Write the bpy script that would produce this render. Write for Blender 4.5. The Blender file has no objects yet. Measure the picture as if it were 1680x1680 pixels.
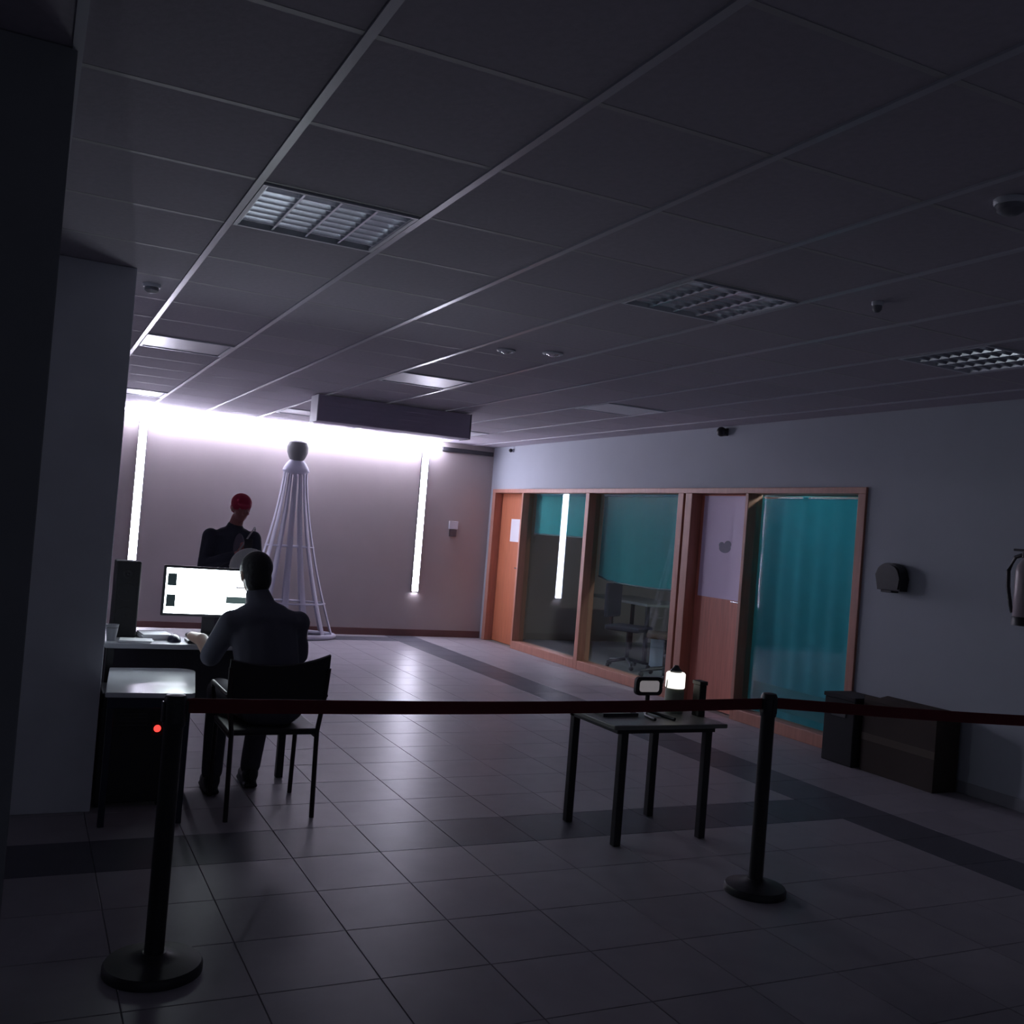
import bpy, bmesh, math, random
from mathutils import Vector, Matrix
random.seed(7)
S = bpy.context.scene
COL = S.collection

# ------------------------------------------------------------------ camera
F_PX, YAW, PITCH, ROLL, CAM_H = 1638.5, .45364, .01895, .08037, 1.5
_f = Vector((math.sin(YAW)*math.cos(PITCH), math.cos(YAW)*math.cos(PITCH), math.sin(PITCH)))
_r = Vector((math.cos(YAW), -math.sin(YAW), 0)); _u = _r.cross(_f)
R2 = _r*math.cos(ROLL) + _u*math.sin(ROLL); U2 = -_r*math.sin(ROLL) + _u*math.cos(ROLL)
cam_data = bpy.data.cameras.new('camera'); cam = bpy.data.objects.new('camera', cam_data); COL.objects.link(cam)
m = Matrix.Identity(4)
for i in range(3):
    m[i][0], m[i][1], m[i][2] = R2[i], U2[i], -_f[i]
m[2][3] = CAM_H
cam.matrix_world = m
cam_data.sensor_width = 36; cam_data.sensor_fit = 'HORIZONTAL'; cam_data.lens = F_PX/1680*36; cam_data.clip_start = .05
S.camera = cam

def project(p):
    d = Vector(p) - Vector((0, 0, CAM_H)); w = d.dot(_f)
    if w < .1: return None
    return 840 + F_PX*d.dot(R2)/w, 840 - F_PX*d.dot(U2)/w, w

# ------------------------------------------------------------------ world and exposure
W = bpy.data.worlds.new('world'); S.world = W; W.use_nodes = True
W.node_tree.nodes['Background'].inputs[0].default_value = (.55, .6, .8, 1)
W.node_tree.nodes['Background'].inputs[1].default_value = .075
LED_POWER = 100.0
S.view_settings.view_transform = 'Standard'; S.view_settings.look = 'None'
S.view_settings.gamma = 1; S.view_settings.use_curve_mapping = False; S.view_settings.exposure = 0.22

# ------------------------------------------------------------------ materials
MATS = {}
def mat(name, col, rough=.6, metal=0, var=.08, scale=6, bump=0, emit=None, estr=0, rnd=0, rvar=0, spec=.5, coat=0, world=False):
    if name in MATS: return MATS[name]
    M = bpy.data.materials.new(name); M.use_nodes = True; nt = M.node_tree; N = nt.nodes; L = nt.links
    b = N['Principled BSDF']
    b.inputs['Roughness'].default_value = rough; b.inputs['Metallic'].default_value = metal
    b.inputs['Specular IOR Level'].default_value = spec; b.inputs['Coat Weight'].default_value = coat
    tc = N.new('ShaderNodeTexCoord'); nz = N.new('ShaderNodeTexNoise'); nz.inputs['Scale'].default_value = scale; nz.inputs['Detail'].default_value = 5
    if world:
        gp = N.new('ShaderNodeNewGeometry'); L.new(gp.outputs['Position'], nz.inputs['Vector'])
    else: L.new(tc.outputs['Object'], nz.inputs['Vector'])
    hsv = N.new('ShaderNodeHueSaturation'); hsv.inputs['Color'].default_value = (*col, 1)
    mr = N.new('ShaderNodeMapRange'); mr.inputs[3].default_value = 1-var; mr.inputs[4].default_value = 1+var
    L.new(nz.outputs['Fac'], mr.inputs[0])
    if rnd:
        oi = N.new('ShaderNodeObjectInfo'); m2 = N.new('ShaderNodeMapRange'); m2.inputs[3].default_value = 1-rnd; m2.inputs[4].default_value = 1+rnd
        L.new(oi.outputs['Random'], m2.inputs[0]); mu = N.new('ShaderNodeMath'); mu.operation = 'MULTIPLY'
        L.new(mr.outputs[0], mu.inputs[0]); L.new(m2.outputs[0], mu.inputs[1]); L.new(mu.outputs[0], hsv.inputs['Value'])
    else:
        L.new(mr.outputs[0], hsv.inputs['Value'])
    L.new(hsv.outputs['Color'], b.inputs['Base Color'])
    if rvar:
        m3 = N.new('ShaderNodeMapRange'); m3.inputs[3].default_value = max(.02, rough-rvar); m3.inputs[4].default_value = rough+rvar
        L.new(nz.outputs['Fac'], m3.inputs[0]); L.new(m3.outputs[0], b.inputs['Roughness'])
    if bump:
        bp = N.new('ShaderNodeBump'); bp.inputs['Strength'].default_value = bump; bp.inputs['Distance'].default_value = .01
        L.new(nz.outputs['Fac'], bp.inputs['Height']); L.new(bp.outputs[0], b.inputs['Normal'])
    if emit:
        b.inputs['Emission Color'].default_value = (*emit, 1); b.inputs['Emission Strength'].default_value = estr
    MATS[name] = M
    return M

def wood(name, col, scale=3):
    if name in MATS: return MATS[name]
    M = mat(name, col, .45); nt = M.node_tree; N = nt.nodes; L = nt.links
    nz = [n for n in N if n.type == 'TEX_NOISE'][0]; tc = [n for n in N if n.type == 'TEX_COORD'][0]
    mp = N.new('ShaderNodeMapping'); mp.inputs['Scale'].default_value = (14, 14, 1.1)
    L.new(tc.outputs['Object'], mp.inputs[0]); L.new(mp.outputs[0], nz.inputs['Vector']); nz.inputs['Scale'].default_value = scale
    mr = [n for n in N if n.type == 'MAP_RANGE'][0]; mr.inputs[3].default_value = .75; mr.inputs[4].default_value = 1.25
    return M

def glass_mat():
    M = bpy.data.materials.new('window_glass'); M.use_nodes = True; nt = M.node_tree; N = nt.nodes; L = nt.links
    for n in list(N):
        if n.type == 'BSDF_PRINCIPLED': N.remove(n)
    out = N['Material Output']; tr = N.new('ShaderNodeBsdfTransparent'); tr.inputs[0].default_value = (.9, .96, .95, 1)
    gl = N.new('ShaderNodeBsdfGlossy'); gl.inputs['Roughness'].default_value = .02; gl.inputs[0].default_value = (.95, .97, 1, 1)
    lw = N.new('ShaderNodeLayerWeight'); lw.inputs[0].default_value = .5
    pw = N.new('ShaderNodeMath'); pw.operation = 'POWER'; pw.inputs[1].default_value = 4.5
    ma = N.new('ShaderNodeMath'); ma.operation = 'MULTIPLY_ADD'; ma.inputs[1].default_value = .9; ma.inputs[2].default_value = .03
    nz = N.new('ShaderNodeTexNoise'); nz.inputs['Scale'].default_value = 2
    bp = N.new('ShaderNodeBump'); bp.inputs['Strength'].default_value = .004; L.new(nz.outputs[0], bp.inputs['Height']); L.new(bp.outputs[0], gl.inputs['Normal'])
    mx = N.new('ShaderNodeMixShader')
    L.new(lw.outputs['Facing'], pw.inputs[0]); L.new(pw.outputs[0], ma.inputs[0]); L.new(ma.outputs[0], mx.inputs[0])
    L.new(tr.outputs[0], mx.inputs[1]); L.new(gl.outputs[0], mx.inputs[2]); L.new(mx.outputs[0], out.inputs[0])
    MATS['glass'] = M
    return M

TILE = mat('floor_tile_grey', (.36, .34, .37), .37, var=.10, scale=7, rnd=.05, spec=.055, world=True)
TILE_DK = mat('floor_tile_dark', (.13, .13, .155), .37, var=.12, scale=7, rnd=.06, spec=.055, world=True)
GROUT = mat('grout', (.23, .22, .235), .8)
CEIL = mat('ceiling_tile', (.42, .39, .45), .9, var=.12, scale=40, bump=.1, rnd=.05)
TBAR = mat('grid_bar', (.50, .50, .56), .32, var=.03); XBAR = mat('cross_bar', (.45, .44, .46), .6)
BACK = mat('back_wall_paint', (.47, .42, .41), .75, var=.05, scale=3, bump=.05)
RIGHT = mat('right_wall_paint', (.46, .50, .55), .8, var=.05, scale=3, bump=.05)
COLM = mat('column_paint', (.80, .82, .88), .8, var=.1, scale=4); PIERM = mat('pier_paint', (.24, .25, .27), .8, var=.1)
WOOD = wood('frame_wood', (.50, .235, .17)); WOOD_D = wood('door_wood', (.50, .165, .08)); WOOD_DK = wood('door_wood_deep', (.68, .25, .18))
BLACK = mat('black_plastic', (.022, .022, .028), .45); BLACKM = mat('black_metal', (.018, .018, .022), .45)
DKGREY = mat('dark_grey', (.05, .05, .06), .5)
WHITEP = mat('white_plastic', (.72, .74, .8), .4, var=.04)
ALU = mat('aluminium', (.72, .74, .78), .25, metal=1, var=.05)
PAPER = mat('paper', (.8, .8, .84), .8, var=.04)
TEAL = mat('teal_fabric', (.04, .55, .56), .8, var=.12, scale=9)
TEAL2 = mat('teal_fabric_pale', (.10, .56, .66), .8, var=.12, scale=9)
def translucent(M, col):
    N = M.node_tree.nodes; L = M.node_tree.links; t = N.new('ShaderNodeBsdfTranslucent'); t.inputs[0].default_value = (*col, 1)
    mx = N.new('ShaderNodeMixShader'); mx.inputs[0].default_value = .4
    L.new(N['Principled BSDF'].outputs[0], mx.inputs[1]); L.new(t.outputs[0], mx.inputs[2]); L.new(mx.outputs[0], N['Material Output'].inputs[0])
translucent(TEAL, (.03, .42, .42)); translucent(TEAL2, (.16, .50, .60))
GLASS = glass_mat()
BELT = mat('red_belt', (.15, .010, .020), .75, var=.15, scale=30)
SKIN = mat('skin', (.42, .26, .20), .55, var=.06); SKIN2 = mat('skin_ruddy', (.36, .14, .13), .55, var=.06)

# ------------------------------------------------------------------ mesh helpers
WL = {}
class MB:
    def __init__(s): s.bm = bmesh.new()
    def box(s, x0, x1, y0, y1, z0, z1, bev=0, seg=2):
        g = bmesh.ops.create_cube(s.bm, size=1)['verts']
        for v in g: v.co = Vector(((x0+x1)/2 + v.co.x*(x1-x0), (y0+y1)/2 + v.co.y*(y1-y0), (z0+z1)/2 + v.co.z*(z1-z0)))
        if bev:
            e = list({e for v in g for e in v.link_edges}); bmesh.ops.bevel(s.bm, geom=e, offset=bev, segments=seg, affect='EDGES', profile=.5)
        return s
    def tube(s, pts, rad, n=12, caps=True, squash=1.0, ref=None):
        pts = [Vector(p) for p in pts]; rad = rad if isinstance(rad, (list, tuple)) else [rad]*len(pts)
        rings = []
        for i, p in enumerate(pts):
            t = (pts[min(i+1, len(pts)-1)] - pts[max(i-1, 0)]).normalized()
            a = Vector(ref) if ref else (Vector((0, 0, 1)) if abs(t.z) < .9 else Vector((1, 0, 0)))
            u = t.cross(a).normalized(); v = u.cross(t).normalized()
            r = rad[i]; ru, rv = (r if isinstance(r, (list, tuple)) else (r, r*squash))
            rings.append([s.bm.verts.new(p + u*math.cos(k*2*math.pi/n)*ru + v*math.sin(k*2*math.pi/n)*rv) for k in range(n)])
        for a, b in zip(rings, rings[1:]):
            for k in range(n): s.bm.faces.new((a[k], a[(k+1) % n], b[(k+1) % n], b[k]))
        if caps: s.bm.faces.new(rings[0][::-1]); s.bm.faces.new(rings[-1])
        return s
    def lathe(s, c, prof, n=32):
        c = Vector(c); rings = []
        for r, z in prof:
            rings.append([s.bm.verts.new(c + Vector((r*math.cos(k*2*math.pi/n), r*math.sin(k*2*math.pi/n), z))) for k in range(n)])
        for a, b in zip(rings, rings[1:]):
            for k in range(n): s.bm.faces.new((a[k], a[(k+1) % n], b[(k+1) % n], b[k]))
        s.bm.faces.new(rings[0][::-1]); s.bm.faces.new(rings[-1])
        return s
    def ell(s, c, r, rot=None, n=16):
        g = bmesh.ops.create_uvsphere(s.bm, u_segments=n, v_segments=n*3//4, radius=1)['verts']
        for v in g:
            q = Vector((v.co.x*r[0], v.co.y*r[1], v.co.z*r[2]))
            if rot: q = rot @ q
            v.co = q + Vector(c)
        return s
    def prism(s, poly, axis, a0, a1, bev=0):
        def P(u, v, w): return {'x': (w, u, v), 'y': (u, w, v), 'z': (u, v, w)}[axis]
        A = [s.bm.verts.new(P(u, v, a0)) for u, v in poly]; B = [s.bm.verts.new(P(u, v, a1)) for u, v in poly]
        n = len(poly); s.bm.faces.new(A); s.bm.faces.new(B[::-1])
        for k in range(n): s.bm.faces.new((A[k], B[k], B[(k+1) % n], A[(k+1) % n]))
        if bev:
            e = [e for e in s.bm.edges if e.verts[0] in A and e.verts[1] in A or e.verts[0] in B and e.verts[1] in B]
            bmesh.ops.bevel(s.bm, geom=e, offset=bev, segments=2, affect='EDGES')
        return s
    def rotz(s, c, a):
        bmesh.ops.rotate(s.bm, verts=s.bm.verts, cent=Vector(c), matrix=Matrix.Rotation(a, 3, 'Z')); return s
    def build(s, name, material, parent=None, smooth=False, origin=None):
        bmesh.ops.recalc_face_normals(s.bm, faces=s.bm.faces)
        vs = s.bm.verts
        lo = Vector([min(v.co[i] for v in vs) for i in range(3)]); hi = Vector([max(v.co[i] for v in vs) for i in range(3)])
        c = Vector(origin) if origin else Vector(((lo.x+hi.x)/2, (lo.y+hi.y)/2, lo.z))
        for v in vs: v.co -= c
        me = bpy.data.meshes.new(name); s.bm.to_mesh(me); s.bm.free()
        if smooth:
            for p in me.polygons: p.use_smooth = True
            if smooth != 'all':
                try: me.set_sharp_from_angle(angle=math.radians(40))
                except Exception: pass
        me.materials.append(material)
        o = bpy.data.objects.new(name, me); COL.objects.link(o)
        o.location = c - (WL[parent] if parent else Vector())
        o.parent = parent; WL[o] = c
        return o

def empty(name, loc):
    o = bpy.data.objects.new(name, None); o.empty_display_size = .1; COL.objects.link(o); o.location = loc; WL[o] = Vector(loc); return o
def tag(o, label, cat, group=None):
    o['label'] = label; o['category'] = cat
    if group: o['group'] = group
    return o
def struct(o, label=None, cat=None):
    o['kind'] = 'structure'
    if label: o['label'] = label
    if cat: o['category'] = cat
    return o
def copy_tree(o, loc=None, parent=None):
    c = o.copy(); COL.objects.link(c); c.parent = parent
    if loc is not None: c.location = loc
    for ch in list(o.children): copy_tree(ch, None, c)
    return c
def sculpt(mb, name, material, parent, voxel=.008, smooth=6):
    o = mb.build(name, material, parent)
    md = o.modifiers.new('r', 'REMESH'); md.mode = 'VOXEL'; md.voxel_size = voxel
    ms = o.modifiers.new('s', 'SMOOTH'); ms.iterations = smooth; ms.factor = .5
    dg = bpy.context.evaluated_depsgraph_get(); me = bpy.data.meshes.new_from_object(o.evaluated_get(dg))
    o.modifiers.clear(); o.data = me; me.name = name
    if not me.materials: me.materials.append(material)
    for p in me.polygons: p.use_smooth = True
    return o

# ------------------------------------------------------------------ dimensions
XW, YB, ZC = 5.75, 12.5, 2.62          # right wall, back wall, ceiling
XL, YF = -3.2, -2.5                    # left wall, end behind the camera, left open for ambient light
XR = 8.9                               # far side of the glazed room

# ------------------------------------------------------------------ floor and its tiles
fl = struct(MB().box(XL-.2, XR+.2, YF-.2, YB+.2, -.15, -.004).build('floor', GROUT), 'grey tiled floor with dark border bands', 'floor')
T = .4
def tile_mesh(w, d):
    b = MB().box(-w/2+.0015, w/2-.0015, -d/2+.0015, d/2-.0015, -.012, 0, .0015, 1); me = bpy.data.meshes.new('floor_tile'); b.bm.to_mesh(me); b.bm.free(); return me
xs = [1.575+T*k for k in range(-12, 11)] + [XW-.001]
ys = [4.31+T*k for k in range(-17, 21)] + [YB-.001]
cells = []
for i in range(len(xs)-1):
    for j in range(len(ys)-1):
        x0, x1, y0, y1 = xs[i], xs[i+1], ys[j], ys[j+1]
        if x0 < XL or y0 < YF: continue
        cx, cy = (x0+x1)/2, (y0+y1)/2
        dark = (4.37 < cx < 4.78) or (4.3 < cy < 4.72 and cx < 4.78) or (11.9 < cy < 12.32 and cx < 4.78)
        p = project((cx, cy, 0)); vis = p is not None and -60 < p[0] < 1740 and 900 < p[1] < 1740
        cells.append((0 if vis else 1, p[2] if p else 99, cx, cy, x1-x0, y1-y0, dark))
cells.sort()
meshes = {}; rest = {False: MB(), True: MB()}
for n, (hid, w, cx, cy, dx, dy, dark) in enumerate(cells):
    if n < 298 and not hid:
        k = (round(dx, 3), round(dy, 3), dark)
        if k not in meshes:
            meshes[k] = tile_mesh(dx, dy); meshes[k].materials.append(TILE_DK if dark else TILE)
        o = bpy.data.objects.new('floor_tile', meshes[k]); COL.objects.link(o); o.parent = fl; o.location = Vector((cx, cy, 0)) - WL[fl]
    else:
        rest[dark].box(cx-dx/2+.002, cx+dx/2-.002, cy-dy/2+.002, cy+dy/2-.002, -.012, 0)
for d in (False, True):
    o = rest[d].build('tile_field', TILE_DK if d else TILE, fl); o['kind'] = 'stuff'
MB().box(XW+.001, XR, 5.0, YB, -.01, -.0005).build('glazed_room_flooring', mat('lino', (.22, .23, .22), .5), fl)

# ------------------------------------------------------------------ ceiling: tiles on a metal grid
ce = struct(MB().box(XL-.2, XR+.2, YF-.2, YB+.2, ZC+.12, ZC+.25).build('ceiling', mat('ceiling_slab', (.3, .3, .3), .9)), 'dark suspended ceiling of square tiles on a metal grid', 'ceiling')
G = .6
fix_cells = {(.63+1.8*i, 3.445+3.6*j) for i in range(3) for j in range(3)}
gx = [.03+G*k for k in range(-5, 10)] + [XW-.001]; gy = [.445+G*k for k in range(-4, 21)] + [YB-.001]
cm = {}; crest = MB()
for i in range(len(gx)-1):
    for j in range(len(gy)-1):
        x0, x1, y0, y1 = gx[i], gx[i+1], gy[j], gy[j+1]
        if any(abs(x0-a) < .05 and abs(y0-b) < .05 for a, b in fix_cells): continue
        cx, cy = (x0+x1)/2, (y0+y1)/2; p = project((cx, cy, ZC))
        if p and -150 < p[0] < 1850 and p[1] > -250 and p[1] < 900 and cx > -.3:
            k = (round(x1-x0, 3), round(y1-y0, 3))
            if k not in cm:
                w, d = k; b = MB().box(-w/2+.001, w/2-.001, -d/2+.001, d/2-.001, 0, .018, .001, 1)
                me = bpy.data.meshes.new('ceiling_tile'); b.bm.to_mesh(me); b.bm.free(); me.materials.append(CEIL); cm[k] = me
            o = bpy.data.objects.new('ceiling_tile', cm[k]); COL.objects.link(o); o.parent = ce; o.location = Vector((cx, cy, ZC)) - WL[ce]
        else:
            crest.box(x0+.004, x1-.004, y0+.004, y1-.004, ZC, ZC+.018)
o = crest.build('ceiling_tile_field', CEIL, ce); o['kind'] = 'stuff'
for x in gx[:-1]:
    MB().box(x-.013, x+.013, gy[0], YB-.002, ZC-.007, ZC+.03).build('grid_bar', TBAR, ce)
for y in gy[:-1]:
    MB().box(gx[0], XW-.002, y-.011, y+.011, ZC-.0008, ZC+.03).build('cross_bar', XBAR, ce)
MB().box(XW+.16, XR, 5.0, YB, ZC, ZC+.02).build('glazed_room_soffit', CEIL, ce)

# ------------------------------------------------------------------ walls
struct(MB().box(XL-.2, XR+.2, YB, YB+.2, 0, ZC+.1).build('wall_back', BACK), 'warm grey back wall lit by white light strips', 'wall')
struct(MB().box(XL-.2, XL, YF, YB, 0, ZC+.1).build('wall_left', COLM), 'dark left side wall', 'wall')
wr = MB(); UY0, UY1, UZ = 5.65, 12.40, 2.05
wr.box(XW, XW+.16, YF, UY0, 0, ZC+.1); wr.box(XW, XW+.16, UY1, YB, 0, ZC+.1); wr.box(XW, XW+.16, UY0, UY1, UZ, ZC+.1)
struct(wr.build('wall_right', RIGHT), 'pale blue grey right wall around the wooden glazing', 'wall')
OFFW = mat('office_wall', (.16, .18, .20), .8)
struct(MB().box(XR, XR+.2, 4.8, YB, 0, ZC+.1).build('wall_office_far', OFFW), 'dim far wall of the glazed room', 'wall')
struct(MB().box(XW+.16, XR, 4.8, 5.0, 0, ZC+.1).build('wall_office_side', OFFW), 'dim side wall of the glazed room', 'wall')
struct(MB().box(1.0, XW-.01, YB-.015, YB, 0, .09, .003).build('baseboard_back', mat('base_wood', (.16, .075, .07), .5)), 'dark reddish baseboard along the back wall', 'baseboard')
struct(MB().box(XW-.012, XW, YF, UY0-.002, 0, .08, .003).build('baseboard_right', mat('base_grey', (.3, .31, .34), .6)), 'pale baseboard along the right wall', 'baseboard')
struct(MB().box(4.98, XW-.02, YB-.03, YB, 2.50, 2.555, .004).build('trim_1', DKGREY), 'dark strip at the top right of the back wall', 'trim')
struct(MB().box(-.75, .40, 5.15, 5.75, 0, ZC-.001, .004).build('wall_column', COLM), 'dark square column beside the desk', 'column')
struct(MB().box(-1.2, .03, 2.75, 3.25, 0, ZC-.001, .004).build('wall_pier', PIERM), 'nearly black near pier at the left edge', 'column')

# ------------------------------------------------------------------ wooden glazing in the right wall
tr = empty('trim_2', (XW, 9, 0)); struct(tr, 'reddish wooden frame of the doors and windows in the right wall', 'frame')
D = .16
def member(name, y0, y1, z0, z1, x0=XW-.02, x1=XW+D-.02, m=WOOD): return MB().box(x0, x1, y0, y1, z0, z1, .004).build(name, m, tr)
member('head_rail', UY0, UY1, 2.0, UZ)
for a, b in ((12.31, 12.40), (11.46, 11.50), (9.79, 9.87), (7.99, 8.08), (7.85, 7.955), (7.02, 7.06), (5.65, 5.73)):
    member('mullion', a, b, 0, 2.0)
member('mullion_fillet', 7.955, 7.99, 0, 2.0, XW+.01, XW+D-.03, DKGREY)
for a, b in ((9.87, 11.46), (8.08, 9.79), (5.73, 7.02)):
    member('sill_rail', a, b, 0, .10)
PX = XW+.075
for n, (a, b) in enumerate(((9.87, 11.46), (8.08, 9.79), (5.73, 7.02)), 1):
    g = MB().box(PX, PX+.006, a+.001, b-.001, .10, 2.0).build('window_%d' % n, GLASS)
    struct(g, ['window pane nearest the back wall with half raised teal blind', 'middle window pane with teal blind above a cluttered room', 'right window pane with teal curtain drawn full length'][n-1], 'window')
# doors
def door(n, a, b, m, label):
    r = empty('door_%d' % n, (XW+.12, (a+b)/2, 0)); struct(r, label, 'door')
    MB().box(XW+.095, XW+.135, a+.003, b-.003, .006, 1.997, .003).build('door_leaf', m, r)
    h = MB(); yy = a+.07
    h.tube([(XW+.095, yy, 1.02), (XW+.05, yy, 1.02), (XW+.05, yy+.11, 1.02)], .009, 10); h.box(XW+.088, XW+.096, yy-.022, yy+.022, .93, 1.10, .004)
    h.build('door_handle', ALU, r, smooth=True)
    return r
door(1, 11.50, 12.31, WOOD_D, 'orange wooden door nearest the back wall')
door(2, 7.06, 7.85, WOOD_DK, 'reddish wooden door with a pale sheet on its upper half')
tag(MB().box(XW+.0925, XW+.0945, 11.66, 11.98, 1.36, 1.66, .0004, 1).build('notice_sheet', PAPER), 'white paper notice on the orange wooden door', 'notice')
ps = empty('door_poster', (XW+.0935, 7.43, 1.0)); tag(ps, 'pale lilac sheet covering the upper reddish door', 'poster')
MB().box(XW+.0925, XW+.0945, 7.10, 7.80, 1.03, 1.985, .0004, 1).build('sheet', mat('lilac_sheet', (.84, .72, .95), .55, var=.1, scale=2), ps)
em = MB(); em.ell((XW+.0918, 7.44, 1.50), (.0012, .085, .045)); em.ell((XW+.0918, 7.40, 1.535), (.0012, .05, .035)); em.ell((XW+.0918, 7.49, 1.525), (.0012, .04, .03))
em.build('emblem', mat('emblem_grey', (.25, .24, .33), .6), ps)['label'] = 'grey cloud-like emblem on the sheet'

# blinds and curtain behind the panes
def blind(a, b, zb, label, zt=1.99, bow=0):
    r = empty('roller_blind', (PX+.09, (a+b)/2, zb)); tag(r, label, 'blind')
    mb = MB(); n = 24; A = []; 
    for k in range(n+1):
        y = a+(b-a)*k/n; x = PX+.09+.004*math.sin(k*1.7); dz = bow*(1-((k/n-.5)*2)**4)
        A.append(((x, y, zt), (x, y, zb+bow-dz)))
    f = [mb.bm.verts.new(p) for q in A for p in q]; g = [mb.bm.verts.new((p[0]+.004, p[1], p[2])) for q in A for p in q]
    for k in range(n):
        mb.bm.faces.new((f[2*k], f[2*k+1], f[2*k+3], f[2*k+2])); mb.bm.faces.new((g[2*k], g[2*k+2], g[2*k+3], g[2*k+1]))
    mb.build('fabric', TEAL, r, smooth='all')
    MB().tube([(PX+.1, a, zt+.005), (PX+.1, b, zt+.005)], .022, 12).build('roller_tube', TEAL2, r, smooth=True)
    bb = MB().tube([(PX+.092, a+(b-a)*k/8, zb+bow-bow*(1-((k/8-.5)*2)**4)) for k in range(9)], .010, 8); bb.build('bottom_bar', mat('teal_bar', (.02, .09, .10), .5), r, smooth=True)
    return r
blind(9.90, 11.43, 1.49, 'teal roller blind raised to eye level, nearest the back wall')
blind(8.12, 9.76, 1.02, 'teal roller blind pulled halfway down over the cluttered room', bow=.05)
cu = empty('teal_curtain', (PX+.1, 6.4, .12)); tag(cu, 'full length teal curtain with soft folds behind the right pane', 'curtain')
mb = MB(); n = 90; F0 = []; F1 = []
for k in range(n+1):
    y = 5.70+(7.05-5.70)*k/n; x = PX+.088+.009*math.sin(k*.45)+.006*math.sin(k*.19+1)
    F0.append([mb.bm.verts.new((x*1+.004*math.sin(z*3+k*.1), y, z)) for z in (.04, .6, 1.2, 1.99)]); F1.append([mb.bm.verts.new((x+.004, y, z)) for z in (.04, 1.99)])
for k in range(n):
    for q in range(3): mb.bm.faces.new((F0[k][q], F0[k+1][q], F0[k+1][q+1], F0[k][q+1]))
    mb.bm.faces.new((F1[k][0], F1[k][1], F1[k+1][1], F1[k+1][0]))
mb.build('fabric', TEAL2, cu, smooth='all')
MB().tube([(PX+.085, 5.735, 1.975), (PX+.085, 7.015, 1.975)], .012, 10).build('curtain_rail', ALU, cu, smooth=True)
MB().box(PX+.058, PX+.062, 5.80, 6.95, .16, .36).build('hem_band', mat('teal_hem', (.08, .40, .45), .8), cu)

# ------------------------------------------------------------------ light strips on the back wall
LEDM = mat('led_diffuser', (.9, .9, .95), .5, emit=(.82, .80, 1.0), estr=LED_POWER)
LEDS = mat('led_side_diffuser', (.9, .9, .95), .5, emit=(.82, .80, 1.0), estr=LED_POWER*.5)
lf = empty('led_strip_frame', (2.96, YB-.02, .6)); tag(lf, 'glowing white light strip framing the back wall on three sides', 'light strip')
st = MB().box(.95, 4.93, YB-.115, YB-.093, 2.548, 2.570, .003).build('top_strip', LEDM, lf)
for k in range(9): MB().box(.98+.48*k, 1.0+.48*k, YB-.112, YB-.0005, 2.570, 2.574).build('bracket', WHITEP, st)
for x in (1.185, 4.74):     # side strips: diffuser lying in an aluminium channel, shining into the room
    st = MB().box(x-.042, x+.042, YB-.030, YB-.012, .60, 2.53, .002).build('side_strip', LEDS, lf)
    MB().box(x-.048, x-.043, YB-.034, YB-.0005, .59, 2.53).build('channel_flange', ALU, st); MB().box(x+.043, x+.048, YB-.034, YB-.0005, .59, 2.53).build('channel_flange', ALU, st)
    MB().box(x-.048, x+.048, YB-.011, YB-.0005, .59, 2.53).build('mounting_channel', ALU, st)

# ------------------------------------------------------------------ ceiling luminaires
def louvre():
    r = empty('ceiling_light', (.93, 3.745, ZC)); x0, y0 = .63+.016, 3.445+.016; w = .568
    fr = MB(); 
    for a in ((x0, x0+w, y0, y0+.015), (x0, x0+w, y0+w-.015, y0+w), (x0, x0+.015, y0+.015, y0+w-.015), (x0+w-.015, x0+w, y0+.015, y0+w-.015)): fr.box(*a, ZC-.008, ZC+.07)
    fr.build('frame', WHITEP, r)
    MB().box(x0+.015, x0+w-.015, y0+.015, y0+w-.015, ZC+.062, ZC+.07).build('back_plate', WHITEP, r)
    st = (w-.03)/4
    for k in range(4):
        cx = x0+.015+st*(k+.5)
        t = MB().tube([(cx, y0+.04, ZC+.045), (cx, y0+w-.04, ZC+.045)], .013, 10).build('lamp_tube', mat('tube_off', (.8, .8, .82), .2), r, smooth=True)
        for yy in (y0+.03, y0+w-.03): MB().box(cx-.015, cx+.015, yy-.012, yy+.012, ZC+.03, ZC+.062).build('lamp_holder', WHITEP, t)
    for k in range(5):
        cx = x0+.015+st*k
        MB().prism([(cx-.004, ZC-.004), (cx+.004, ZC-.004), (cx+.022, ZC+.05), (cx-.022, ZC+.05)] if 0 < k < 4 else ([(cx, ZC-.004), (cx+.006, ZC-.004), (cx+.02, ZC+.05), (cx, ZC+.05)] if k == 0 else [(cx-.006, ZC-.004), (cx, ZC-.004), (cx, ZC+.05), (cx-.02, ZC+.05)]), 'y', y0+.016, y0+w-.016).build('reflector', ALU, r)
    for k in range(1, 8):
        cy = y0+.015+(w-.03)*k/8
        MB().prism([(cy-.002, ZC-.003), (cy+.002, ZC-.003), (cy+.009, ZC+.03), (cy-.009, ZC+.03)], 'x', x0+.016, x0+w-.016).build('louvre_blade', ALU, r)
    return r
lv = louvre(); tag(lv, 'silver louvred ceiling light above the desk, nearest on the left', 'ceiling light', 'louvred ceiling lights of the front row')
for x, lab in ((2.73, 'silver louvred ceiling light in the middle of the front row'), (4.53, 'faint louvred ceiling light at the far right of the front row')):
    c = copy_tree(lv, (x, 3.745, ZC)); c['label'] = lab
OPAL = mat('opal_panel', (.85, .86, .92), .38, var=.03)
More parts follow.
